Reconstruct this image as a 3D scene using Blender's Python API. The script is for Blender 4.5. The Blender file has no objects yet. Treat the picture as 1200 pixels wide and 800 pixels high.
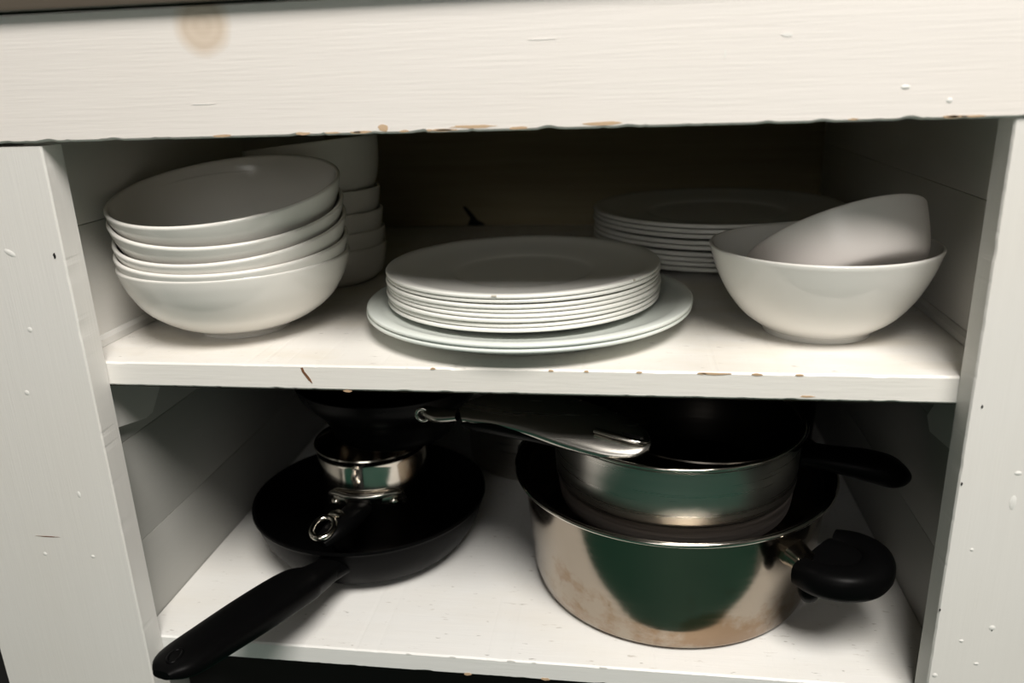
import bpy, bmesh, math, random
from mathutils import Vector, Matrix, Quaternion, noise

random.seed(7)
PI = math.pi
S = 0.61                 # metres per cabinet-opening width (all numbers below are in opening widths)
Z0 = 0.62                # upper shelf height above the room floor, in opening widths
def P(x, y, z): return Vector((x*S, y*S, (z+Z0)*S))

scene = bpy.context.scene
# ------------------------------------------------------------------ camera
cam_d = bpy.data.cameras.new('camera'); cam = bpy.data.objects.new('camera', cam_d)
scene.collection.objects.link(cam); scene.camera = cam
cam_d.sensor_width = 36.0; cam_d.lens = 940.4/1200*36.0
rx, ry, rz = -0.31611, 0.03511, 0.152394
M = Matrix.Rotation(rz, 3, 'Z') @ Matrix.Rotation(rx, 3, 'X') @ Matrix.Rotation(ry, 3, 'Y')
R = Matrix((M.col[0], M.col[2], -M.col[1])).transposed()
cam.matrix_world = Matrix.Translation(P(0.64828, -0.83069, 0.3196)) @ R.to_4x4()
cam_d.clip_start = 0.02
cam_d.dof.use_dof = True; cam_d.dof.focus_distance = 0.62; cam_d.dof.aperture_fstop = 5.0
# ------------------------------------------------------------------ world, lights, exposure
w = bpy.data.worlds.new('world'); scene.world = w; w.use_nodes = True
w.node_tree.nodes['Background'].inputs[0].default_value = (0.75, 0.72, 0.66, 1)
w.node_tree.nodes['Background'].inputs[1].default_value = 0.012
def area(name, loc, target, size, power, col):
    d = bpy.data.lights.new(name, 'AREA'); d.shape = 'DISK'; d.size = size; d.energy = power; d.color = col
    o = bpy.data.objects.new(name, d); scene.collection.objects.link(o)
    o.location = loc; o.rotation_euler = (Vector(target)-Vector(loc)).to_track_quat('-Z', 'Y').to_euler()
    return o
LAMP = Vector((0.80, -1.10, 2.12))
area('ceiling_lamp_light', LAMP, (LAMP.x, LAMP.y, 0), 1.0, 47, (1.0, 0.95, 0.89))
WIN = Vector((0.15, -3.12, 1.45))
area('window_daylight', WIN, (WIN.x+.1, 0, 0.9), 1.5, 5, (1.0, 0.97, 0.93))
scene.view_settings.view_transform = 'Standard'; scene.view_settings.look = 'None'
scene.view_settings.gamma = 1; scene.view_settings.use_curve_mapping = False
scene.view_settings.exposure = 0.84

# ------------------------------------------------------------------ materials
def mat(name, col, rough=0.5, metal=0.0, coat=0.0, spec=0.5):
    m = bpy.data.materials.new(name); m.use_nodes = True
    b = m.node_tree.nodes['Principled BSDF']
    b.inputs['Base Color'].default_value = (*col, 1); b.inputs['Roughness'].default_value = rough
    b.inputs['Metallic'].default_value = metal; b.inputs['Coat Weight'].default_value = coat
    b.inputs['Specular IOR Level'].default_value = spec
    return m
class NT:
    def __init__(s, m): s.t = m.node_tree; s.b = s.t.nodes['Principled BSDF']; s.tc = s.t.nodes.new('ShaderNodeTexCoord')
    def n(s, typ, **kw):
        nd = s.t.nodes.new(typ)
        for k, v in kw.items():
            if k in nd.inputs: nd.inputs[k].default_value = v
            else: setattr(nd, k, v)
        return nd
    def l(s, a, b): s.t.links.new(a, b)
    def coord(s, scale=(1, 1, 1), rot=(0, 0, 0), loc=(0, 0, 0), space='Object'):
        mp = s.n('ShaderNodeMapping'); mp.inputs['Scale'].default_value = scale; mp.inputs['Rotation'].default_value = rot
        mp.inputs['Location'].default_value = loc
        s.l(s.tc.outputs[space], mp.inputs['Vector']); return mp.outputs[0]
    def noise(s, vec, scale, detail=4, rough=0.55):
        nd = s.n('ShaderNodeTexNoise'); nd.inputs['Scale'].default_value = scale; nd.inputs['Detail'].default_value = detail
        nd.inputs['Roughness'].default_value = rough; s.l(vec, nd.inputs['Vector']); return nd.outputs['Fac']
    def ramp(s, fac, a, b, ca=(0, 0, 0), cb=(1, 1, 1)):
        r = s.n('ShaderNodeValToRGB'); r.color_ramp.elements[0].position = a; r.color_ramp.elements[1].position = b
        r.color_ramp.elements[0].color = (*ca, 1); r.color_ramp.elements[1].color = (*cb, 1); s.l(fac, r.inputs[0]); return r.outputs[0]
    def mix(s, fac, a, b):
        x = s.n('ShaderNodeMix', data_type='RGBA')
        for sock, v in ((x.inputs[0], fac), (x.inputs[6], a), (x.inputs[7], b)):
            if isinstance(v, tuple): sock.default_value = (*v, 1)
            elif isinstance(v, (int, float)): sock.default_value = v
            else: s.l(v, sock)
        return x.outputs[2]
    def mul(s, a, b):
        x = s.n('ShaderNodeMath', operation='MULTIPLY')
        for sock, v in ((x.inputs[0], a), (x.inputs[1], b)):
            if isinstance(v, (int, float)): sock.default_value = v
            else: s.l(v, sock)
        return x.outputs[0]
    def bump(s, h, strength, dist=0.001):
        bp = s.n('ShaderNodeBump'); bp.inputs['Strength'].default_value = strength; bp.inputs['Distance'].default_value = dist
        s.l(h, bp.inputs['Height']); s.l(bp.outputs[0], s.b.inputs['Normal'])

def paint(name, col, grain=(3, 60, 60), knot=None, worn=0.0):
    m = mat(name, col, 0.42); t = NT(m)
    v = t.coord(grain, space='Generated' if False else 'Object')
    g = t.noise(v, 3, 5); blot = t.noise(t.coord(), 5, 3)
    c = t.mix(t.mul(t.ramp(g, .35, .75), .12), col, tuple(x*.8 for x in col))
    c = t.mix(t.mul(t.ramp(blot, .45, .75), .18), c, (col[0]*.9, col[1]*.86, col[2]*.78))
    if worn:
        gn = t.n('ShaderNodeSeparateXYZ'); t.l(t.tc.outputs['Normal'], gn.inputs[0]); up = t.ramp(gn.outputs[2], .5, .9)
        worn_ = worn
        sc = t.noise(t.coord((14, 60, 60)), 4, 3, .6)
        c = t.mix(t.mul(up, t.mul(t.ramp(sc, .66, .76), worn*.8)), c, (.38, .345, .30))
        sc2 = t.noise(t.coord((40, 130, 60), (0, 0, .5)), 2.2, 2, .5)
        c = t.mix(t.mul(up, t.mul(t.ramp(sc2, .70, .76), worn*.8)), c, (.27, .25, .225))
        bl = t.noise(t.coord((1.2, 3, 3)), 6, 4, .6)
        c = t.mix(t.mul(up, t.mul(t.ramp(bl, .45, .8), worn*(.6 if worn < .8 else .2))), c, (.62, .53, .37))
    if knot:
        for (kx, kz, r) in knot:
            d = t.n('ShaderNodeVectorMath', operation='DISTANCE'); d.inputs[1].default_value = (kx, 0, kz)
            # flatten y so the mark is a disc on the face, ringed like a knot showing through
            sep = t.coord((1, 0, 1)); wob = t.noise(t.coord((1, 1, 1)), 30, 2)
            t.l(sep, d.inputs[0])
            a = t.n('ShaderNodeMath', operation='MULTIPLY_ADD'); t.l(wob, a.inputs[0]); a.inputs[1].default_value = r*.35; t.l(d.outputs['Value'], a.inputs[2])
            k = t.ramp(a.outputs[0], r*1.05, r*1.2, (1, 1, 1), (0, 0, 0))
            ring = t.n('ShaderNodeMath', operation='PINGPONG'); t.l(a.outputs[0], ring.inputs[0]); ring.inputs[1].default_value = r*.22
            rr = t.ramp(t.mul(ring.outputs[0], 1/(r*.22)), .2, .9, (.62, .50, .38), (.66, .54, .42))
            c = t.mix(t.mul(k, .8), c, rr)
    t.l(c, t.b.inputs['Base Color'])
    fine = t.noise(t.coord(grain), 9, 4)
    t.bump(fine, .25, .0006)
    return m
WHITE = (0.80, 0.785, 0.755)
m_rail = paint('rail_paint', (0.82, 0.78, 0.745), (2.5, 60, 60), knot=[(0.212*S, 0.383*S, 0.0175)])
m_stile = paint('stile_paint', (0.76, 0.745, 0.715), (60, 60, 2.5))
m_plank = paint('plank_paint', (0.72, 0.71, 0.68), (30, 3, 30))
m_plank_shade = paint('shaded_plank_paint', (0.40, 0.40, 0.38), (30, 3, 30))  # plank paint darkened to put the lower compartment's shade into the colour
m_shelf = paint('shelf_paint', (0.80, 0.78, 0.74), (4, 60, 60), worn=.75)
m_edge = paint('shelf_edge_paint', (0.80, 0.785, 0.755), (4, 60, 60))
m_lower = paint('lower_shelf_paint', (0.76, 0.76, 0.74), (4, 60, 60), worn=.85)
def wood(name, a, b, rough=.6):
    m = mat(name, a, rough); t = NT(m)
    g = t.noise(t.coord((2, 40, 40)), 3, 5)
    t.l(t.mix(t.ramp(g, .3, .7), a, b), t.b.inputs['Base Color']); t.bump(g, .3, .001); return m
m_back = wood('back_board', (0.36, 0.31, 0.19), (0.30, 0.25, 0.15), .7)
m_back_shade = wood('shaded_back_board', (0.012, 0.010, 0.007), (0.008, 0.006, 0.004), .8)  # near-black colour stands in for shade at the back of the lower compartment
m_under = wood('dimmed_underside', (0.05, 0.038, 0.024), (0.03, 0.024, 0.016), .8)  # colour darkened to hold down bounced light inside the cabinet
m_chip = wood('bare_wood', (0.60, 0.44, 0.29), (0.46, 0.31, 0.19), .8)
m_crack = wood('cracked_wood', (0.22, 0.10, 0.045), (0.13, 0.06, 0.03), .8)
m_hole_shade = mat('hole_and_shade_dark', (0.006, 0.005, 0.004), .9)  # near-black for holes, and for painted shade at toe and side bays
m_dent = mat('paint_blister', (0.80, 0.79, 0.76), .4)
m_top = wood('worktop_laminate', (0.14, 0.115, 0.09), (0.11, 0.09, 0.07), .45)

def ceramic(name, col, rough=.13):
    m = mat(name, col, rough); t = NT(m)
    n = t.noise(t.coord(), 14, 3)
    t.l(t.mix(t.ramp(n, .3, .8), col, tuple(x*.965 for x in col)), t.b.inputs['Base Color'])
    t.bump(t.noise(t.coord(), 30, 2), .05, .0005); return m
m_bowl = ceramic('bowl_glaze', (0.82, 0.80, 0.755))
m_bowl2 = ceramic('salad_bowl_glaze', (0.80, 0.785, 0.745), .1)
m_pink = ceramic('warm_white_glaze', (0.80, 0.755, 0.725), .3)
m_plate = ceramic('plate_glass', (0.80, 0.80, 0.76), .16)
m_platec = ceramic('large_plate_glass', (0.73, 0.775, 0.735), .16)
def steel(name, col, rough, brushed=.4, stain=0.0, zr=(0, 1)):
    m = mat(name, col, rough, 1.0); t = NT(m)
    g = t.noise(t.coord((1, 1, 60)), 6, 4)
    t.l(t.ramp(g, .2, .8, (rough*.75,)*3, (rough*1.3,)*3), t.b.inputs['Roughness'])
    sm = t.noise(t.coord(), 9, 5, .6)
    c = t.mix(t.mul(t.ramp(sm, .4, .7), .35), col, tuple(x*.78 for x in col))
    if stain:
        sp = t.n('ShaderNodeSeparateXYZ'); t.l(t.tc.outputs['Object'], sp.inputs[0])
        st = t.noise(t.coord((1, 1, 1.3)), 22, 6, .65)
        hz = t.n('ShaderNodeMapRange'); t.l(sp.outputs[2], hz.inputs[0])
        hz.inputs[1].default_value = zr[0]; hz.inputs[2].default_value = zr[1]; hz.inputs[3].default_value = .17; hz.inputs[4].default_value = -.08
        ad = t.n('ShaderNodeMath', operation='ADD'); t.l(st, ad.inputs[0]); t.l(hz.outputs[0], ad.inputs[1])
        k = t.ramp(ad.outputs[0], .54, .68)
        c = t.mix(t.mul(k, stain), c, (.24, .145, .075))
        k2 = t.ramp(t.noise(t.coord((1, 1, .7)), 60, 3), .68, .74)
        c = t.mix(t.mul(k2, .6*stain), c, (.09, .06, .04))
    t.l(c, t.b.inputs['Base Color'])
    t.bump(g, brushed*.25, .0003); return m
m_steel = steel('brushed_steel', (0.52, 0.50, 0.465), .29)
m_satin = steel('satin_base_steel', (0.44, 0.395, 0.365), .4)
m_pot = steel('stained_pot_steel', (0.37, 0.32, 0.262), .15, .3, .7, (0, .12*S))
m_sauce = steel('polished_steel', (0.66, 0.62, 0.56), .12, .2)
m_hand = steel('handle_steel', (0.50, 0.48, 0.44), .24)
m_dsteel = steel('dark_steel', (0.10, 0.09, 0.08), .22)
m_inside_shade = steel('shaded_pot_inside', (0.20, 0.175, 0.15), .3)  # pot steel darkened to paint in the shade inside the pot
def black(name, rough, v=.008):
    m = mat(name, (v, v, v*1.05), rough, spec=.05); t = NT(m)
    n = t.noise(t.coord(), 60, 3); t.l(t.ramp(n, .2, .8, (rough*.85,)*3, (rough*1.2,)*3), t.b.inputs['Roughness'])
    t.bump(n, .1, .0004); return m
m_nonstick = black('nonstick_black', .4, .002)
m_enamel = black('black_enamel', .3, .002)
m_bake = black('black_phenolic', .38, .002)

# ------------------------------------------------------------------ builders
C = scene.collection
def link(name, me, m=None, parent=None, loc=(0, 0, 0), smooth=True, ms=None):
    for mm in (ms or [m]): me.materials.append(mm)
    if smooth:
        for p in me.polygons: p.use_smooth = True
        me.set_sharp_from_angle(angle=math.radians(40))
    o = bpy.data.objects.new(name, me); C.objects.link(o); o.parent = parent; o.location = loc
    return o
def me_from(name, vs, fs):
    me = bpy.data.meshes.new(name); me.from_pydata([(x*S, y*S, z*S) for x, y, z in vs], [], fs)
    bm = bmesh.new(); bm.from_mesh(me); bmesh.ops.recalc_face_normals(bm, faces=bm.faces); bm.to_mesh(me); bm.free()
    return me
def lathe(name, prof, seg=112):
    """closed solid of revolution; profile starts and ends on the axis"""
    vs, fs, rings = [], [], []
    for r, z in prof:
        if r < 1e-6: rings.append([len(vs)]); vs.append((0, 0, z))
        else:
            i = len(vs); rings.append(list(range(i, i+seg)))
            vs += [(r*math.cos(2*PI*k/seg), r*math.sin(2*PI*k/seg), z) for k in range(seg)]
    for a, b in zip(rings, rings[1:]):
        for k in range(seg):
            j = (k+1) % seg
            if len(a) == 1 and len(b) == 1: continue
            if len(a) == 1: fs.append((a[0], b[j], b[k]))
            elif len(b) == 1: fs.append((a[k], a[j], b[0]))
            else: fs.append((a[k], a[j], b[j], b[k]))
    return me_from(name, vs, fs)
def smoothp(pts, n=4):
    """Catmull-Rom resample of a 2-D or 3-D polyline"""
    out = []; q = [pts[0]]+list(pts)+[pts[-1]]
    for i in range(1, len(q)-2):
        for k in range(n):
            t = k/n; a, b, c, d = q[i-1], q[i], q[i+1], q[i+2]
            out.append(tuple(.5*((2*b[m])+(-a[m]+c[m])*t+(2*a[m]-5*b[m]+4*c[m]-d[m])*t*t+(-a[m]+3*b[m]-3*c[m]+d[m])*t**3) for m in range(len(b))))
    out.append(tuple(pts[-1])); return out
def sweep(name, path, wid, thk, seg=20, power=2.6, up=(0, 0, 1), n=6):
    """solid bar along a path, superellipse section (wid across, thk along up), rounded ends"""
    pts = smoothp([(*p, wd, tk) for p, wd, tk in zip(path, wid, thk)], n)
    vs, fs = [], []; N = len(pts)
    for i, p in enumerate(pts):
        a = Vector(pts[max(i-1, 0)][:3]); b = Vector(pts[min(i+1, N-1)][:3]); T = (b-a).normalized()
        side = T.cross(Vector(up)).normalized(); U = side.cross(T)
        for k in range(seg):
            th = 2*PI*k/seg; cx, sy = math.cos(th), math.sin(th)
            x = math.copysign(abs(cx)**(2/power), cx)*p[3]; y = math.copysign(abs(sy)**(2/power), sy)*p[4]
            vs.append(tuple(Vector(p[:3])+side*x+U*y))
    for i in range(N-1):
        for k in range(seg):
            j = (k+1) % seg; fs.append((i*seg+k, i*seg+j, (i+1)*seg+j, (i+1)*seg+k))
    fs.append(tuple(range(seg))); fs.append(tuple((N-1)*seg+k for k in range(seg)))
    return me_from(name, vs, fs)
def ring_tube(name, pts, r, seg=10, closed=True, n=5, flat=1.0):
    P3 = smoothp(pts+([pts[0]] if closed else []), n)
    if closed: P3 = P3[:-1]
    N = len(P3); vs, fs = [], []
    for i, p in enumerate(P3):
        a = Vector(P3[(i-1) % N] if closed else P3[max(i-1, 0)]); b = Vector(P3[(i+1) % N] if closed else P3[min(i+1, N-1)])
        T = (b-a).normalized(); side = T.cross(Vector((0, 0, 1)))
        side = side.normalized() if side.length > 1e-4 else Vector((1, 0, 0)); U = side.cross(T)
        for k in range(seg):
            th = 2*PI*k/seg; vs.append(tuple(Vector(p)+side*r*math.cos(th)+U*r*flat*math.sin(th)))
    for i in range(N if closed else N-1):
        for k in range(seg):
            j = (k+1) % seg; i2 = (i+1) % N; fs.append((i*seg+k, i*seg+j, i2*seg+j, i2*seg+k))
    if not closed: fs += [tuple(range(seg)), tuple((N-1)*seg+k for k in range(seg))]
    return me_from(name, vs, fs)
def box(name, x0, x1, y0, y1, z0, z1, bevel=0.0015, o=(0, 0, 0)):
    """box in opening widths, vertices relative to o"""
    bm = bmesh.new(); bmesh.ops.create_cube(bm, size=1)
    for v in bm.verts:
        v.co = Vector(((x0+(x1-x0)*(v.co.x+.5)-o[0])*S, (y0+(y1-y0)*(v.co.y+.5)-o[1])*S, (z0+(z1-z0)*(v.co.z+.5)-o[2])*S))
    if bevel: bmesh.ops.bevel(bm, geom=bm.edges[:], offset=bevel*S, segments=2, affect='EDGES', profile=.6)
    me = bpy.data.meshes.new(name); bm.to_mesh(me); bm.free(); return me
def prism(name, pts, off):
    """extrude a 3-D polygon by off"""
    n = len(pts); vs = [tuple(p) for p in pts]+[tuple(Vector(p)+Vector(off)) for p in pts]
    fs = [tuple(range(n)), tuple(range(2*n-1, n-1, -1))]+[(i, (i+1) % n, n+(i+1) % n, n+i) for i in range(n)]
    return me_from(name, vs, fs)
def thing(name, label, cat, loc, group=None, n=None, spin=0):
    o = bpy.data.objects.new(name, None); C.objects.link(o); o.location = P(*loc); o.empty_display_size = .02
    q = Quaternion((0, 0, 1), spin)
    if n: q = Vector((0, 0, 1)).rotation_difference(Vector(n).normalized()) @ q
    o.rotation_mode = 'QUATERNION'; o.rotation_quaternion = q
    tag(o, label, cat, group); return o
def tag(o, label, cat, group=None):
    o['label'] = label; o['category'] = cat
    if group: o['group'] = group
def copy_mesh_thing(o, loc, label, n=None, spin=0, scale=1):
    c = o.copy(); C.objects.link(c); c.location = P(*loc)
    q = Quaternion((0, 0, 1), spin)
    if n: q = Vector((0, 0, 1)).rotation_difference(Vector(n).normalized()) @ q
    c.rotation_mode = 'QUATERNION'; c.rotation_quaternion = q; c['label'] = label; c.scale = (scale,)*3
    return c

# ------------------------------------------------------------------ room (behind and around the camera)
def struct(name, me, m):
    o = link(name, me, m, smooth=False); o['kind'] = 'structure'; return o
m_lino = mat('floor_lino', (0.02, 0.09, 0.06), .6)
t = NT(m_lino); t.l(t.mix(t.ramp(t.noise(t.coord(), 6, 5), .3, .7), (0.010, 0.050, 0.037), (0.015, 0.060, 0.044)), t.b.inputs['Base Color'])
m_lino.node_tree.nodes['Principled BSDF'].inputs['Specular IOR Level'].default_value = .15
m_wall = mat('room_wall', (0.16, 0.152, 0.138), .8)
t = NT(m_wall); t.bump(t.noise(t.coord(), 40, 3), .2, .001)
ZO = Z0
def rbox(x0, x1, y0, y1, z0, z1):       # metres
    bm = bmesh.new(); bmesh.ops.create_cube(bm, size=1)
    for v in bm.verts: v.co = Vector((x0+(x1-x0)*(v.co.x+.5), y0+(y1-y0)*(v.co.y+.5), z0+(z1-z0)*(v.co.z+.5)))
    me = bpy.data.meshes.new('room'); bm.to_mesh(me); bm.free(); return me
struct('floor', rbox(-1.8, 2.6, -3.2, .72, -.05, 0), m_lino)
struct('ceiling', rbox(-1.8, 2.6, -3.2, .72, 2.4, 2.45), m_wall)
struct('wall_rear', rbox(-1.8, 2.6, -3.25, -3.2, 0, 2.4), m_wall)
struct('wall_left', rbox(-1.85, -1.8, -3.2, .72, 0, 2.4), m_wall)
struct('wall_right', rbox(2.6, 2.65, -3.2, .72, 0, 2.4), m_wall)
struct('wall_back', rbox(-1.8, 2.6, .72, .77, 0, 2.4), m_wall)
# ceiling lamp housing round the light
lp = thing('ceiling_lamp', 'flat round white ceiling lamp in the middle of the kitchen ceiling', 'lamp', (LAMP.x/S, LAMP.y/S, (LAMP.z+.03)/S-Z0))
m_trim = mat('lamp_housing', (.8, .8, .78), .4)
link('lamp_housing', ring_tube('lamp_housing', [(.9*math.cos(a*PI/8), .9*math.sin(a*PI/8), 0) for a in range(16)], .05), m_trim, lp)
m_frame = mat('window_frame_paint', (.75, .74, .71), .5)
m_day = mat('bright_overcast_pane', (0.5, 0.5, 0.5), .3); m_day.node_tree.nodes['Principled BSDF'].inputs['Emission Color'].default_value = (1, .97, .93, 1)
m_day.node_tree.nodes['Principled BSDF'].inputs['Emission Strength'].default_value = 0.8
win = struct('window_1', rbox(WIN.x-.56, WIN.x+.56, -3.2, -3.185, WIN.z-.56, WIN.z+.56), m_frame)
for ix in (-1, 1):
    for iz in (-1, 1):
        link('pane', rbox(WIN.x+ix*.265-.24, WIN.x+ix*.265+.24, -3.185, -3.18, WIN.z+iz*.265-.24, WIN.z+iz*.265+.24), m_day, win, smooth=False)
# ------------------------------------------------------------------ cabinet
T = .0331; ZR = .2699; Z2 = -.4105; D = .98; SB = .0337; SB2 = .0303; ZF = -Z0
XL, XR, XLL = -.047, 1.049, -.031
cab = thing('cabinet', 'old white painted open kitchen cabinet with two shelves and chipped edges', 'cabinet', (0, 0, -Z0))
def part(name, me, m, parent=None, **k):
    o = link(name, me, m, parent or cab, **k)
    if parent is None: o.location = Vector((0, 0, Z0*S))
    return o
def worn_board(name, x0, x1, y0, y1, z0, z1, amp=.0012, nx=260, low=True, high=False, seed=0, vertical=False):
    """board whose front arrises are nibbled by chips and dents; chips are real offsets of the edge"""
    # cross-section ring points (y,z): front-bottom chamfer, front-top chamfer, back
    vs, fs = [], []
    c = .0022
    L0, L1 = (z0, z1) if vertical else (x0, x1)
    for i in range(nx+1):
        u = L0+(L1-L0)*i/nx
        n1 = noise.noise(Vector((u*38, seed, 0))); n2 = noise.noise(Vector((u*120, seed+5, 0)))
        bite = max(0, n1-.12)*amp*3+max(0, n2-.2)*amp*1.6
        n3 = noise.noise(Vector((u*30, seed+11, 0))); n4 = noise.noise(Vector((u*100, seed+17, 0)))
        bite2 = max(0, n3-.18)*amp*2.4+max(0, n4-.25)*amp*1.4
        if not low: bite = 0
        if not high: bite2 = 0
        if vertical:     # arrises at x0 and x1 of the front face
            ring = [(x0+c*.3+bite, y0+c), (x0+c+bite, y0), (x1-c-bite2, y0), (x1-c*.3-bite2, y0+c), (x1, y1), (x0, y1)]
            vs += [(a, b, u) for a, b in ring]
        else:
            ring = [(y0+c, z0+bite*.8), (y0, z0+c+bite), (y0, z1-c-bite2), (y0+c, z1-bite2*.6), (y1, z1), (y1, z0)]
            vs += [(u, a, b) for a, b in ring]
    K = 6
    for i in range(nx):
        for k in range(K):
            j = (k+1) % K; fs.append((i*K+k, i*K+j, (i+1)*K+j, (i+1)*K+k))
    fs += [tuple(range(K)), tuple(nx*K+k for k in range(K))]
    return me_from(name, vs, fs)
FY = -.0035
rail = part('rail', worn_board('rail', -.95, 1.95, FY, T, ZR, .402, .0016, 700), m_rail, smooth=False)
part('stile', worn_board('stile', -.2308, 0, 0, T, -.60, ZR-.004, .0007, 260, False, True, 3, True), m_stile, smooth=False)
part('stile', worn_board('stile', 1.0, 1.2308, 0, T, -.60, ZR-.0005, .0007, 260, True, False, 9, True), m_stile, smooth=False)
# shelves: painted board, underside coloured dark to cut bounced light
def shelf(z, th, m, seed, XL, y0=T+.001):
    sh = part('shelf', worn_board('shelf', XL+.001, XR-.001, y0, D-.002, z-th+.002, z, .0010, 420, True, True, seed), m, smooth=False)
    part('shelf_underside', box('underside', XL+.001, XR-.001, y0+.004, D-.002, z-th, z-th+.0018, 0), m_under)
    return sh
shelf(0, SB, m_shelf, 21, XL)
shelf(Z2, SB2, m_lower, 33, XLL)
part('toe_shade_board', box('toe', -.9, 1.9, .12, .15, -.62, Z2-SB2-.001, 0), m_hole_shade)  # near-black board painting in the darkness under the lower shelf
part('bay_shade_sheet', box('bay_sheet', -.94, -.236, .05, .07, -.62, ZR+.1, 0), m_hole_shade)  # near-black sheet added for the darkness of the neighbouring open bay
part('bay_shade_sheet', box('bay_sheet', 1.236, 1.93, .05, .07, -.62, ZR+.1, 0), m_hole_shade)
part('back_panel', box('back_up', XL-.03, XR+.03, D, D+.02, 0, .40, 0), m_back, smooth=False)
part('back_panel', box('back_low', -.95, 1.95, D, D+.02, -.60, -.0005, 0), m_back_shade, smooth=False)
part('ceiling_board', box('top_in', -.9, 1.9, T+.001, D, .392, .40, 0), m_back, smooth=False)
# side panels of horizontal tongue-and-groove planks
def side(x, sgn, joints, zlo, zhi, m_plank, name='side_panel'):
    core = part(name, box('core', *(sorted((x+sgn*.006, x+sgn*.03))), T+.0005, D, zlo, zhi, 0), m_plank, smooth=False)
    js = [zlo]+joints+[zhi]
    for a, b in zip(js, js[1:]):
        g = .0004
        me = box('plank', *(sorted((x, x+sgn*.0065))), T+.001, D-.0005, a+g/2, b-g/2, .0014)
        o = link('plank', me, m_plank, core); o.location = (0, 0, 0)
side(XL, -1, [.1605], -SB, .39, m_plank); side(XLL, -1, [-.4345, -.2845, -.1325], -.60, -SB, m_plank_shade)
side(XR, 1, [.1700], -SB, .39, m_plank); side(XR, 1, [-.4345, -.2845, -.1290], -.60, -SB, m_plank_shade)
for x0, x1, m in ((-.95, -.94, m_under), (1.94, 1.95, m_under)):
    part('end_panel', box('end', x0, x1, T, D, -.60, .40, 0), m, smooth=False)
# cleats in the corner between shelf and side panels
def cleat(x, sgn):
    vs = [(x, T+.004, .0005), (x+sgn*.007, T+.004, .0005), (x+sgn*.006, T+.004, .009), (x+sgn*.002, T+.004, .0135), (x, T+.004, .014)]
    part('cleat', prism('cleat', vs, (0, D-T-.01, 0)), m_plank, smooth=False)
cleat(XL, 1); cleat(XR, -1)
# wedge-shaped shelf brackets under the upper shelf
part('shelf_bracket', prism('bracket', [(XLL+.0005, .045, -.0345), (XLL+.0005, .21, -.0345), (XLL+.0005, .135, -.112), (XLL+.0005, .118, -.114), (XLL+.0005, .045, -.098)], (.012, 0, 0)), m_plank, smooth=False)
part('shelf_bracket', prism('bracket', [(XR-.0005, .06, -.0345), (XR-.0005, .14, -.0345), (XR-.0005, .205, -.118), (XR-.0005, .19, -.134), (XR-.0005, .06, -.12)], (-.012, 0, 0)), m_plank, smooth=False)
# bare-wood chips, cracks and paint blisters: small raised or filled flakes of their own
def flake(name, cx, cz, w, h, m, y=-.0001, axis='front', seed=0, th=.0006, top=0):
    rnd = random.Random(seed); n = 11; pts = []
    for i in range(n):
        a = 2*PI*i/n; k = .72+.5*rnd.random()
        pts.append((cx+math.cos(a)*w*k*.5, y, cz+math.sin(a)*h*k*.5) if axis == 'front' else (cx+math.cos(a)*w*k*.5, y+math.sin(a)*h*k*.5, cz))
    off = (0, -th, 0) if axis == 'front' else (0, 0, th)
    part(name, prism(name, pts, off), m)
rnd = random.Random(5)
for i in range(15):      # rail's lower edge
    x = .02+.96*rnd.random() if i > 8 else .30+.25*rnd.random()
    flake('paint_chip', x, ZR+.0024, (.006+.018*rnd.random()), .0016+.0016*rnd.random(), m_chip, FY+.0006, seed=i, th=.0008)
for x, y, ww, hh in ((.395, ZR+.006, .012, .008), (.49, ZR+.005, .05, .003), (.62, ZR+.0045, .04, .004)):
    flake('paint_chip', x, y, ww, hh, m_chip, FY+.0002, seed=int(x*99), th=.0004)
for i, (x, ww) in enumerate(((.745, .035), (.79, .012), (.73, .01), (.56, .006), (.60, .006), (.66, .008), (.42, .006), (.835, .01))):   # shelf's upper arris
    flake('paint_chip', x, -.0016, ww, .0026, m_chip, T+.0016, seed=40+i, th=.0012)
flake('paint_chip', .845, -.0265, .015, .0022, m_chip, T+.0012, seed=70, th=.0006)
flake('paint_chip', .313, -.0325, .011, .0030, m_chip, T+.0012, seed=71, th=.0008)
pts = [(.256, T+.0012, -.0035), (.259, T+.0012, -.003), (.2605, T+.0012, -.008), (.2655, T+.0012, -.015), (.2675, T+.0012, -.0185), (.269, T+.0012, -.0235), (.264, T+.0012, -.019), (.2605, T+.0012, -.0135), (.2575, T+.0012, -.009)]
part('paint_crack', prism('crack', pts, (0, -.0006, 0)), m_crack)
for i, (x, ww) in enumerate(((.09, .01), (.42, .01), (.50, .012), (.53, .006), (.62, .01), (.36, .008))):        # lower shelf edge
    flake('paint_chip', x, Z2-.0016, ww, .0025, m_dent, T+.0016, seed=80+i, th=.0010)
for i, (x, z, ww) in enumerate(((.44, Z2-.027, .012), (.545, Z2-.026, .012))):
    flake('paint_chip', x, z, ww, .004, m_chip, T+.0014, seed=90+i, th=.0008)
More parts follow.
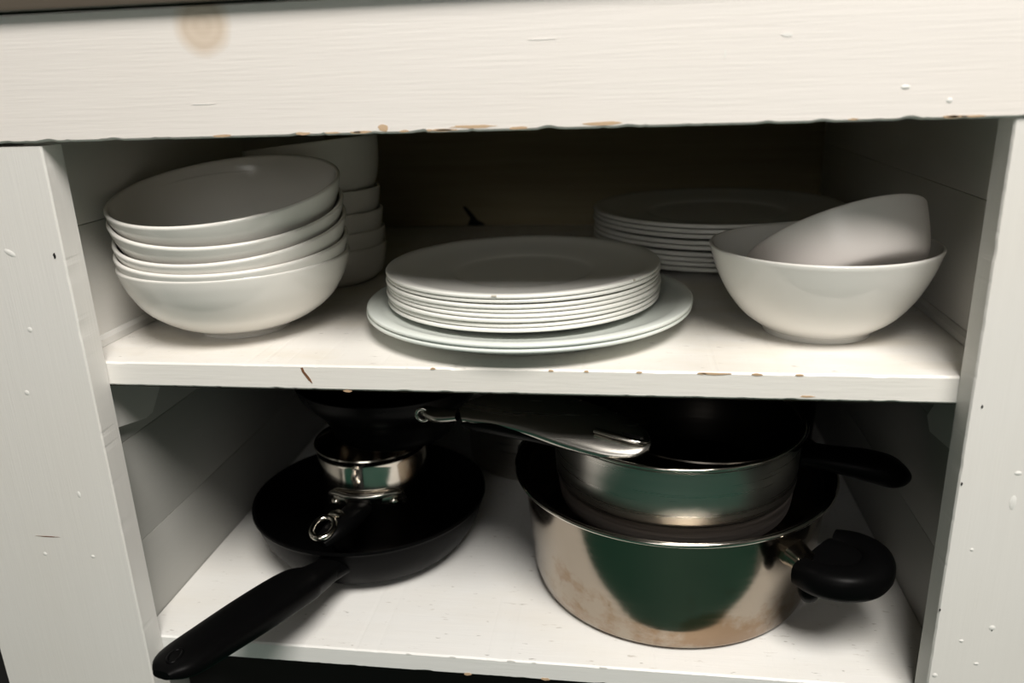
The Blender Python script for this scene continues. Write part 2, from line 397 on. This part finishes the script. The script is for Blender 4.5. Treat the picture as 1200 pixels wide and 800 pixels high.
for i, (x, z, ww, hh, a) in enumerate(((-.069, .146, .016, .007, -.5), (-.088, .18, .006, .004, 0), (-.066, .052, .007, .007, 0), (-.090, -.03, .007, .007, 0),
        (-.05, -.17, .005, .01, 0), (-.05, -.262, .006, .005, 0), (-.12, -.262, .006, .006, 0),
        (1.058, -.095, .008, .005, 0), (1.058, -.13, .007, .018, 0), (1.06, -.29, .007, .007, 0), (1.025, -.19, .004, .004, 0), (1.05, -.34, .006, .004, 0),
        (1.03, -.31, .005, .004, 0), (1.0075, -.36, .006, .006, 0), (1.13, -.12, .006, .004, 0), (.90, .30, .009, .004, 0), (.94, .287, .006, .005, 0))):
    rr = random.Random(i); y = -.0002 if z < ZR else FY-.0002
    n = 10; ca, sa = math.cos(a), math.sin(a); base = []
    for k in range(n):
        u, v = math.cos(2*PI*k/n)*ww*.5, math.sin(2*PI*k/n)*hh*.5; base.append((x+u*ca-v*sa, y, z+u*sa+v*ca))
    vs = base+[(x+(b[0]-x)*.55, y-.0006, z+(b[2]-z)*.55) for b in base]
    fs = [tuple(range(n)), tuple(range(2*n-1, n-1, -1))]+[(k, (k+1) % n, n+(k+1) % n, n+k) for k in range(n)]
    part('paint_blister', me_from('blister', vs, fs), m_dent)
for i, (x, z, s_) in enumerate(((-.012, .142, .007), (1.012, -.02, .004), (1.004, -.11, .004), (1.002, -.27, .004), (1.06, -.292, .004))):
    flake('nail_dent', x, z, s_*.5, s_, m_hole_shade, -.0002, seed=120+i, th=.0003)
for i, (x, z, w_, h_) in enumerate(((-.11, -.235, .034, .0012), (.20, .305, .03, .001), (.79, .35, .01, .004), (.56, .355, .026, .001), (.735, .335, .002, .008))):
    flake('scratch', x, z, w_, h_, m_crack if i == 0 else m_dent, (-.0001 if z < ZR else FY-.0001), seed=140+i, th=.0003)
part('back_hole', prism('hole', [(x-.062, D-.0008, z) for x, z in ((.338, .001), (.345, .018), (.331, .040), (.329, .046), (.337, .044), (.350, .030), (.362, .014), (.378, .005), (.378, .001))], (0, .0006, 0)), m_hole_shade, smooth=False)
# worktop
wt = link('worktop', box('worktop', -1.0, 2.0, -.016, D+.15, .4035, .465, .004, (0, 0, .4035)), m_top, None, P(0, 0, .4035))
tag(wt, 'dark brown worktop edge overhanging the top of the white cabinet', 'worktop')

# ------------------------------------------------------------------ crockery
def plate_profile(R_, h, well, foot, t_=.0042, e=.005):
    """t_ body thickness, e thickness of the rounded rim"""
    outer = [(foot-.012, .0035), (foot-.008, 0), (foot, 0), (foot+.004, .003), (max(well+.02, foot+.008), .0052), (R_-.04, h*.55-.001), (R_-.012, h-e*1.05-.0008)]
    rim = [(R_-e/2+math.sin(a*PI/6)*e/2, h-e/2-math.cos(a*PI/6)*e/2) for a in range(7)]
    inner = smoothp([(R_-.014, h-.0012), (R_-.04, h*.55-.001+t_), (well+.010, .0052+t_*1.25), (well, .0042+t_), (well-.012, .0032+t_)], 3)
    return [(0, .0035)]+smoothp(outer, 3)+rim+inner+[(0, .003+t_)]
def bowl_profile(pts, t_, foot):
    """pts: outer wall from the foot to the rim (r, z)"""
    o = smoothp(pts, 5); R_, H = o[-1]
    inn = []
    for i in range(len(o)-1, 0, -1):
        a, b = o[max(i-1, 0)], o[min(i+1, len(o)-1)]; dx, dz = b[0]-a[0], b[1]-a[1]; L = math.hypot(dx, dz) or 1
        q = (o[i][0]-dz/L*t_, o[i][1]+dx/L*t_)
        if o[i][1] > .012 and (not inn or q[0] < inn[-1][0]+.0005) and q[1] <= H: inn.append(q)
    rim = [(R_-t_/2+math.cos(a*PI/6)*t_/2, H+math.sin(a*PI/6)*t_/2) for a in range(1, 6)]
    return [(0, .004), (foot-.007, .004), (foot-.005, 0), (foot, 0)]+o+rim+inn+[(inn[-1][0]*.8, inn[-1][1]-.0022), (inn[-1][0]*.5, inn[-1][1]-.0035), (0, inn[-1][1]-.004)]
PL = 'small plates stacked on the two large plates'
me_big = lathe('plate', plate_profile(.2228, .0288, .12, .160, .0046, .0056), 144)
me_small = lathe('plate', plate_profile(.189, .0225, .094, .098, .0042, .0049), 144)
ORD = ['lowest', 'second', 'third', 'fourth', 'fifth', 'sixth', 'seventh', 'eighth', 'ninth']
for i, dz in enumerate((0, .0062)):
    o = link('dinner_plate', me_big if i == 0 else me_big, m_platec) if i == 0 else copy_mesh_thing(o, (0, 0, 0), '')
    o.location = P(.509+(0, .001)[i], .240, dz+.0002)
    tag(o, ['lower of the two wide white plates, touching the shelf under the small plates', 'upper of the two wide white plates, holding the small plate stack'][i], 'plate', 'two wide plates in front')
base = .0062+.0090
o = None
for i in range(8):
    x = .5+(.0, .001, -.001, .0015, 0, -.001, .0008, 0)[i]; y = .256+(.0, .0015, -.001, 0, .0012, 0, .001, 0)[i]
    lab = (ORD[i]+' small white plate counting up in the central stack') if i < 7 else 'topmost small white plate of the central stack, with a tiny rim chip'
    if i == 0: o = link('side_plate', me_small, m_plate); 
    c = o if i == 0 else copy_mesh_thing(o, (0, 0, 0), lab)
    c.rotation_mode = 'QUATERNION'; c.location = P(x, y, base+.0056*i+(.0012 if i >= 2 else 0)+(.001 if i >= 6 else 0))
    c.rotation_quaternion = Vector((0, 0, 1)).rotation_difference(Vector(((.0, 0, .003, .004, .003, .002, -.002, -.002)[i], 0, 1)).normalized())
    tag(c, lab, 'plate', PL)
top_plate = c
for k, ang, w_ in ((0, -1.62, .004), (1, -.62, .002)):
    q = link('rim_chip', ring_tube('rim_chip', [(.1885*math.cos(ang+d*w_*4), .1885*math.sin(ang+d*w_*4), .0212) for d in (-1, 0, 1)], .0013, closed=False), mat('chipped_glaze', (.45, .42, .36), .8), top_plate)
# back plates
me_bk = lathe('plate', plate_profile(.2195, .0245, .118, .125, .0066, .0068), 144)
for i in range(9):
    lab = ORD[i]+' plate counting up in the back right stack' if i < 8 else 'topmost plate of the shadowy stack at the back right'
    z = .0002+.0082*i+(.002 if i >= 4 else 0)+(.002 if i >= 6 else 0)
    if i == 0: ob = link('dinner_plate', me_bk, m_plate); c = ob
    else: c = copy_mesh_thing(ob, (0, 0, 0), lab)
    c.location = P(.800+(0, .001, -.0015, .001, 0, .0015, -.001, .001, 0)[i], .655+(0, .001, 0, -.001, .001, 0, .001, 0, 0)[i], z)
    tag(c, lab, 'plate', 'plates stacked at the back right')
# pasta bowls
prof = bowl_profile([(.060, 0), (.0615, .0055), (.068, .0095), (.094, .0195), (.123, .040), (.140, .064), (.149, .086), (.1525, .1000)], .0058, .060)
me_pasta = lathe('bowl', prof, 144)
rims = [((.113, .190, .1030), (0.01, -.030)), ((.114, .188, .1245), (.02, -.095)), ((.114, .189, .1480), (.01, -.175)), ((.112, .189, .1725), (.045, -.20)), ((.110, .190, .1955), (-.015, -.19))]
labs = ['lowest wide white bowl standing on the shelf, carrying the tilted bowls', 'second wide white bowl from the bottom of the left stack', 'middle wide white bowl of the tilted left stack', 'fourth wide white bowl up, just under the top tilted one', 'topmost wide white bowl of the left stack, tilted with its dark inside showing']
for i, (rc, nn) in enumerate(rims):
    n = Vector((*nn, 1)).normalized()
    if i == 0: n = Vector((0, 0, 1))
    p = Vector(rc)-n*.1028
    if i == 0: p.z = .0002
    if i == 0: ob = link('pasta_bowl', me_pasta, m_bowl)
    c = ob if i == 0 else copy_mesh_thing(ob, (0, 0, 0), '')
    c.rotation_mode = 'QUATERNION'; c.rotation_quaternion = Vector((0, 0, 1)).rotation_difference(n); c.location = P(*p)
    tag(c, labs[i], 'bowl', 'wide bowls stacked on the left')
# tall stack of small bowls behind
prof = bowl_profile([(.070, 0), (.078, .004), (.088, .014), (.094, .030), (.0975, .048), (.099, .062)], .0036, .070)
me_small_b = lathe('bowl', prof, 112)
zs = [0, .0265, .0575, .094]
labs = ['lowest small deep bowl of the back left stack, on the shelf', 'second small deep bowl up in the back left stack', 'third small deep bowl up in the back left stack', 'fourth small deep bowl, beneath the larger top bowl at back left']
for i in range(4):
    if i == 0: ob = link('small_bowl', me_small_b, m_bowl)
    c = ob if i == 0 else copy_mesh_thing(ob, (0, 0, 0), '')
    c.location = P(.136+(.0, .0, -.001, -.003)[i], .468, zs[i]+.0003)
    tag(c, labs[i], 'bowl', 'small bowls stacked at the back left')
prof = bowl_profile([(.070, 0), (.080, .004), (.094, .02), (.103, .045), (.108, .075), (.110, .095)], .0036, .070)
c = link('small_bowl', lathe('bowl', prof, 112), m_bowl)
c.rotation_mode = 'QUATERNION'; c.rotation_quaternion = Vector((0, 0, 1)).rotation_difference(Vector((-.10, .04, 1)).normalized())
c.location = P(.133, .468, .134)
tag(c, 'tallest small bowl tilted on top of the back left stack, near the rail', 'bowl', 'small bowls stacked at the back left')
# salad bowl and the bowl leaning in it
prof = bowl_profile([(.0655, 0), (.0665, .0065), (.072, .0095), (.094, .026), (.114, .052), (.128, .081), (.1375, .111)], .0045, .0655)
c = link('salad_bowl', lathe('bowl', prof, 144), m_bowl2, None, P(.886, .203, .0002)); tag(c, 'large deep white bowl on the right of the shelf, holding a tilted smaller bowl', 'bowl')
prof = bowl_profile([(.072, 0), (.083, .0025), (.092, .008), (.099, .022), (.105, .044), (.1095, .066)], .0046, .072)
c = link('cereal_bowl', lathe('bowl', prof, 144), m_pink)
n = Vector((-.317, .60, 1)).normalized(); rc = Vector((.896, .20, .122)); p = rc-n*.0675
c.rotation_mode = 'QUATERNION'; c.rotation_quaternion = Vector((0, 0, 1)).rotation_difference(n); c.location = P(*p)
tag(c, 'smaller warm white bowl leaning steeply inside the large deep bowl', 'bowl')

# ------------------------------------------------------------------ pans on the lower shelf
def pan_profile(rb, rt, h, t_=.004, flare=0, lip=.003, rnd=.02, bulge=0):
    o = [(0, 0), (rb-rnd*.6, 0), (rb-rnd*.15, rnd*.12), (rb, rnd*.45), (rb+(rt-rb)*.2+bulge*.5, rnd)]
    m = [(rb+(rt-rb)*(.2+.8*k/5)+bulge*math.sin(PI*k/5), rnd+(h-rnd-.008)*k/5) for k in range(1, 6)]
    out = smoothp(o[1:]+m, 3)
    lipo = [(rt+flare*.45, h-.004), (rt+flare, h), (rt+flare-.001, h+lip), (rt+flare*.4, h+.001), (rt-t_, h-.006)]
    inn = [(max(q[0]-t_, .001), q[1]) for q in out[::-1] if q[1] > rnd*.9]
    return [(0, 0)]+out+lipo+inn+[(rb-rnd*.6, t_+.002), (0, t_+.002)]
def shade_inside(o, m, zmin, zmax):
    """gives the inner faces of a lathed vessel a darker steel that paints in the inside shade"""
    o.data.materials.append(m)
    for p in o.data.polygons:
        c, n = p.center, p.normal
        if (c.x*n.x+c.y*n.y < -1e-5 or (n.z > .9 and c.z < .03*S)) and c.z < zmax*S: p.material_index = 1
# frying pan
FC = (.229, .306, Z2+.0005)
pan = thing('frying_pan', 'large black frying pan whose thick handle sticks out over the shelf edge', 'pan', FC)
link('pan_body', lathe('fry', smoothp([(0, 0), (.11, 0), (.130, .003), (.153, .018), (.171, .043), (.182, .070), (.186, .086)], 3)+[(.189, .0885), (.1885, .092), (.184, .091)]+smoothp([(.178, .072), (.165, .047), (.148, .024), (.125, .009), (.1, .006), (0, .006)], 3), 144), m_nonstick, pan)
def rel(p, q=FC): return tuple(a-b for a, b in zip(p, q))
hp = [rel(p) for p in ((.226, .132, -.347), (.214, .085, -.338), (.203, .055, -.330), (.185, -.01, -.318), (.165, -.09, -.303), (.150, -.150, -.292), (.145, -.172, -.289))]
h = link('handle', sweep('handle', hp, (.018, .026, .035, .036, .033, .029, .012), (.014, .016, .018, .018, .016, .012, .005), 24, 2.8), m_bake, pan)
q = hp[5]
link('hanging_eye', ring_tube('eye', [(q[0]+.007*math.cos(a*PI/4), q[1]+.011*math.sin(a*PI/4), q[2]+.0105) for a in range(8)], .0022), m_enamel, h)
link('handle_ferrule', sweep('ferrule', [rel((.234, .150, -.352)), rel((.226, .120, -.347)), rel((.217, .09, -.341))], (.024, .020, .018), (.010, .011, .014), 18), m_enamel, pan)
# small stainless saucepan standing in the frying pan
SC = (.240, .304, Z2+.009)
sp = thing('saucepan', 'small shiny steel saucepan standing in the big frying pan, black handle', 'saucepan', SC)
def rs(p): return tuple(a-b for a, b in zip(p, SC))
link('pan_body', lathe('sauce', pan_profile(.086, .0885, .180, .0028, .003, .002, .045), 112), m_sauce, sp)
# bracket with two round rivets and a black grip
def on_wall(ang, z, r=.088): return (r*math.cos(ang), r*math.sin(ang), z)
br = link('handle_bracket', ring_tube('bracket', [on_wall(-PI/2-.72, .100, .086), on_wall(-PI/2-.68, .116, .089), on_wall(-PI/2-.52, .124, .092), on_wall(-PI/2-.2, .124, .095), on_wall(-PI/2+.2, .124, .095), on_wall(-PI/2+.52, .124, .092), on_wall(-PI/2+.68, .116, .089), on_wall(-PI/2+.74, .100, .086)], .0042, closed=False), m_hand, sp)
br.rotation_euler = (0, 0, .10)
for a in (-.52, .52):
    link('bracket_pad', sweep('pad', [on_wall(-PI/2+a*.62, .114, .089), on_wall(-PI/2+a, .111, .090), on_wall(-PI/2+a*1.22, .110, .088)], (.003, .003, .002), (.006, .010, .006), 16), m_hand, br)
    me = lathe('rivet', [(0, -.002), (.0075, -.002), (.0075, .001), (.0055, .0035), (.003, .0045), (0, .005)], 20)
    r_ = link('rivet', me, m_sauce, br); r_.location = Vector(on_wall(-PI/2+a, .109, .0935))*S; r_.rotation_euler = (PI/2, 0, a)
g = link('handle', sweep('grip', [rs(p) for p in ((.240, .218, -.300), (.237, .190, -.299), (.231, .165, -.300), (.222, .145, -.303), (.212, .128, -.308))], (.022, .020, .018, .018, .012), (.009, .012, .013, .012, .007), 20), m_bake, sp)
e = rs((.212, .150, -.294))
link('hanging_ring', ring_tube('hring', [(e[0]+.016*math.cos(a*PI/5)*1.0, e[1]-.008+.020*math.sin(a*PI/5), e[2]+.003+.005*math.sin(a*PI/5)) for a in range(10)], .0048), m_sauce, sp)
link('ring_mount', sweep('rmount', [(e[0]+.001, e[1]+.024, e[2]+.008), (e[0]+.012, e[1]+.020, e[2]+.010), (e[0]+.020, e[1]+.016, e[2]+.010)], (.006, .008, .006), (.004, .005, .004), 14), m_sauce, sp)
# black saute pan on top
BC = (.275, .322, Z2+.1955)
bp = thing('saute_pan', 'black pan balanced on the small saucepan, long grey handle to the right', 'pan', BC)
def rb_(p): return tuple(a-b for a, b in zip(p, BC))
link('pan_body', lathe('saute', pan_profile(.100, .148, .100, .003, .003, .0015, .045, .006), 128), m_enamel, bp)
pl = [rb_(p) for p in ((.366, .182, -.122), (.388, .168, -.120), (.418, .158, -.114))]
b = link('handle_bracket', sweep('bracket', pl, (.008, .011, .009), (.010, .008, .006), 18, 2.6, (0, -.6, 1)), m_hand, bp)
q = pl[0]
r_ = link('rivet', ring_tube('rivet', [(q[0]-.002+.009*math.cos(a*PI/4), q[1]-.008, q[2]+.009*math.sin(a*PI/4)) for a in range(8)], .0028), m_hand, b)
hp = [rb_(p) for p in ((.424, .158, -.114), (.44, .158, -.109), (.48, .152, -.102), (.53, .144, -.103), (.58, .132, -.112), (.63, .118, -.1215), (.663, .108, -.126), (.676, .104, -.128))]
h = link('handle', sweep('handle', hp, (.012, .019, .028, .035, .037, .033, .022, .006), (.007, .008, .0095, .010, .010, .009, .007, .003), 24, 3.0, (0, -.75, 1)), m_hand, bp)
lo = [(a, b_, c_-.009) for a, b_, c_ in hp[:6]]
link('handle_grip', sweep('grip', lo, (.010, .018, .028, .032, .028, .012), (.008, .012, .016, .015, .009, .002), 20, 2.6, (0, -.75, 1)), m_bake, bp)
u = [rb_(p) for p in ((.606, .109, -.1085), (.635, .101, -.113), (.662, .0965, -.1175), (.673, .104, -.119), (.664, .117, -.1165), (.640, .128, -.113))]
link('hanging_eye', ring_tube('eye', u, .0042, closed=False, flat=.8), m_sauce, h)
m_slot = m_hole_shade
link('eye_slot', sweep('slot', [rb_((.640, .118, -.1145)), rb_((.653, .113, -.1165)), rb_((.664, .108, -.1185))], (.004, .007, .003), (.002, .0022, .002), 14), m_slot, h)
# big stained pot
PC = (.713, .274, Z2+.0005)
pt = thing('cooking_pot', 'big steel cooking pot with brown heat stains and green reflection', 'pot', PC)
def rp(p): return tuple(a-b for a, b in zip(p, PC))
pb = link('pot_body', lathe('pot', pan_profile(.203, .2180, .177, .0035, .014, .0055, .03, .002), 160), m_pot, pt)
shade_inside(pb, m_inside_shade, 0, .172)
link('rim', ring_tube('rim', [(.2305*math.cos(a*PI/24), .2305*math.sin(a*PI/24), .180) for a in range(48)], .0036, 12, n=3), m_sauce, pt)
link('pot_base', lathe('potbase', [(0, -.0003), (.17, -.0003), (.178, .0005), (.178, .003), (0, .003)], 96), m_dsteel, pt)
ang = math.radians(-39); ux, uy = math.cos(ang), math.sin(ang); tx, ty = -uy, ux
def hh(o_, t_, z): return (ux*o_+tx*t_, uy*o_+ty*t_, z)
Z = .122
hd = link('handle', sweep('ear', [hh(.236, -.046, Z), hh(.262, -.050, Z+.002), hh(.290, -.040, Z+.004), hh(.306, -.016, Z+.004), hh(.306, .016, Z+.004), hh(.290, .040, Z+.004), hh(.262, .050, Z+.002), hh(.236, .046, Z)], (.017, .02, .021, .022, .022, .021, .02, .017), (.017, .019, .02, .02, .02, .02, .019, .017), 20), m_bake, pt)
link('handle_web', sweep('web', [hh(.234, 0, Z-.002), hh(.26, 0, Z), hh(.298, 0, Z+.002)], (.046, .048, .034), (.015, .016, .015), 20, 3), m_bake, pt)
link('handle_lug', sweep('lug', [hh(.246, -.044, Z-.012), hh(.249, -.045, Z-.026), hh(.250, -.045, Z-.036)], (.012, .012, .007), (.013, .013, .008), 14, up=(1, 0, 0)), m_bake, pt)
link('handle_bracket', sweep('pbracket', [hh(.212, -.024, Z+.008), hh(.226, -.028, Z+.006), hh(.242, -.030, Z+.003)], (.022, .018, .018), (.015, .012, .010), 16, 3.5), m_pot, pt)
ang2 = ang+PI
def h2(o_, t_, z): return (-ux*o_-tx*t_, -uy*o_-ty*t_, z)
link('handle', sweep('ear2', [h2(.215, -.060, Z), h2(.235, -.062, Z+.002), h2(.265, -.050, Z+.004), h2(.28, -.0, Z+.004), h2(.265, .050, Z+.004), h2(.235, .062, Z+.002), h2(.215, .060, Z)], (.014,)*7, (.014,)*7, 16), m_bake, pt)
# stainless steamer pan nested in the pot
NC = (.714, .240, Z2+.144)
np_ = thing('steel_pan', 'brushed steel pan with stepped base sitting inside the big stained pot', 'pan', NC)
step = .040
outp = [(0, 0), (.145, 0)]+smoothp([(.145, 0), (.156, .003), (.163, .012), (.166, .030)], 3)+[(.1665, step+.002), (.1685, step+.005), (.1695, step+.010), (.1712, .092), (.1722, .120), (.1732, .1225), (.1762, .1245), (.1765, .1275), (.173, .1285), (.1695, .126), (.168, .08), (.166, step+.004), (.160, .018), (.145, .006), (0, .005)]
pb = link('pan_body', lathe('steamer', outp, 144), m_steel, np_); shade_inside(pb, m_dsteel, 0, .12)
pb.data.materials.append(m_satin)
for p in pb.data.polygons:
    if p.material_index == 0 and p.center.z < .0415*S: p.material_index = 2
link('rim', ring_tube('rim', [(.1745*math.cos(a*PI/24), .1745*math.sin(a*PI/24), .1270) for a in range(48)], .0026, 12, n=3), m_sauce, np_)
link('handle', sweep('nh', [(.160*1.05, -.025, .084), (.205, -.030, .080), (.255, -.036, .074), (.288, -.038, .066), (.306, -.036, .058)], (.030, .026, .030, .028, .012), (.013, .014, .018, .018, .009), 20), m_bake, np_)
# dark pan nested loosely in the steel pan
DC = (.752, .240, Z2+.185)
dp = thing('milk_pan', 'dark steel pan lying inside the brushed steel pan, only bright rim showing', 'pan', DC)
link('pan_body', lathe('milk', pan_profile(.11, .140, .080, .0025, .003, .002, .03), 112), m_dsteel, dp)
# stockpots at the back
SCK = (.465, .655, Z2+.0005)
st_ = thing('stockpot', 'tall steel stockpot deep in the shadow behind the stacked pans', 'pot', SCK)
link('pot_body', lathe('stock', pan_profile(.135, .14, .215, .003, .006, .003, .02), 112), m_steel, st_)
for s_ in (-1, 1):
    link('handle', ring_tube('sh', [(s_*.138, -.04, .17), (s_*.175, -.035, .172), (s_*.185, 0, .172), (s_*.175, .035, .172), (s_*.138, .04, .17)], .007, closed=False), m_hand, st_)
SK2 = (.868, .66, Z2+.0005)
s2 = thing('casserole', 'black casserole pot in the dark back right corner of the lower shelf', 'pot', SK2)
link('pot_body', lathe('cass', pan_profile(.128, .135, .20, .004, .004, .003, .03), 112), m_enamel, s2)
for s_ in (-1, 1):
    link('handle', ring_tube('sh', [(s_*.132, -.035, .15), (s_*.160, -.03, .152), (s_*.167, 0, .152), (s_*.160, .03, .152), (s_*.132, .035, .15)], .009, closed=False), m_enamel, s2)
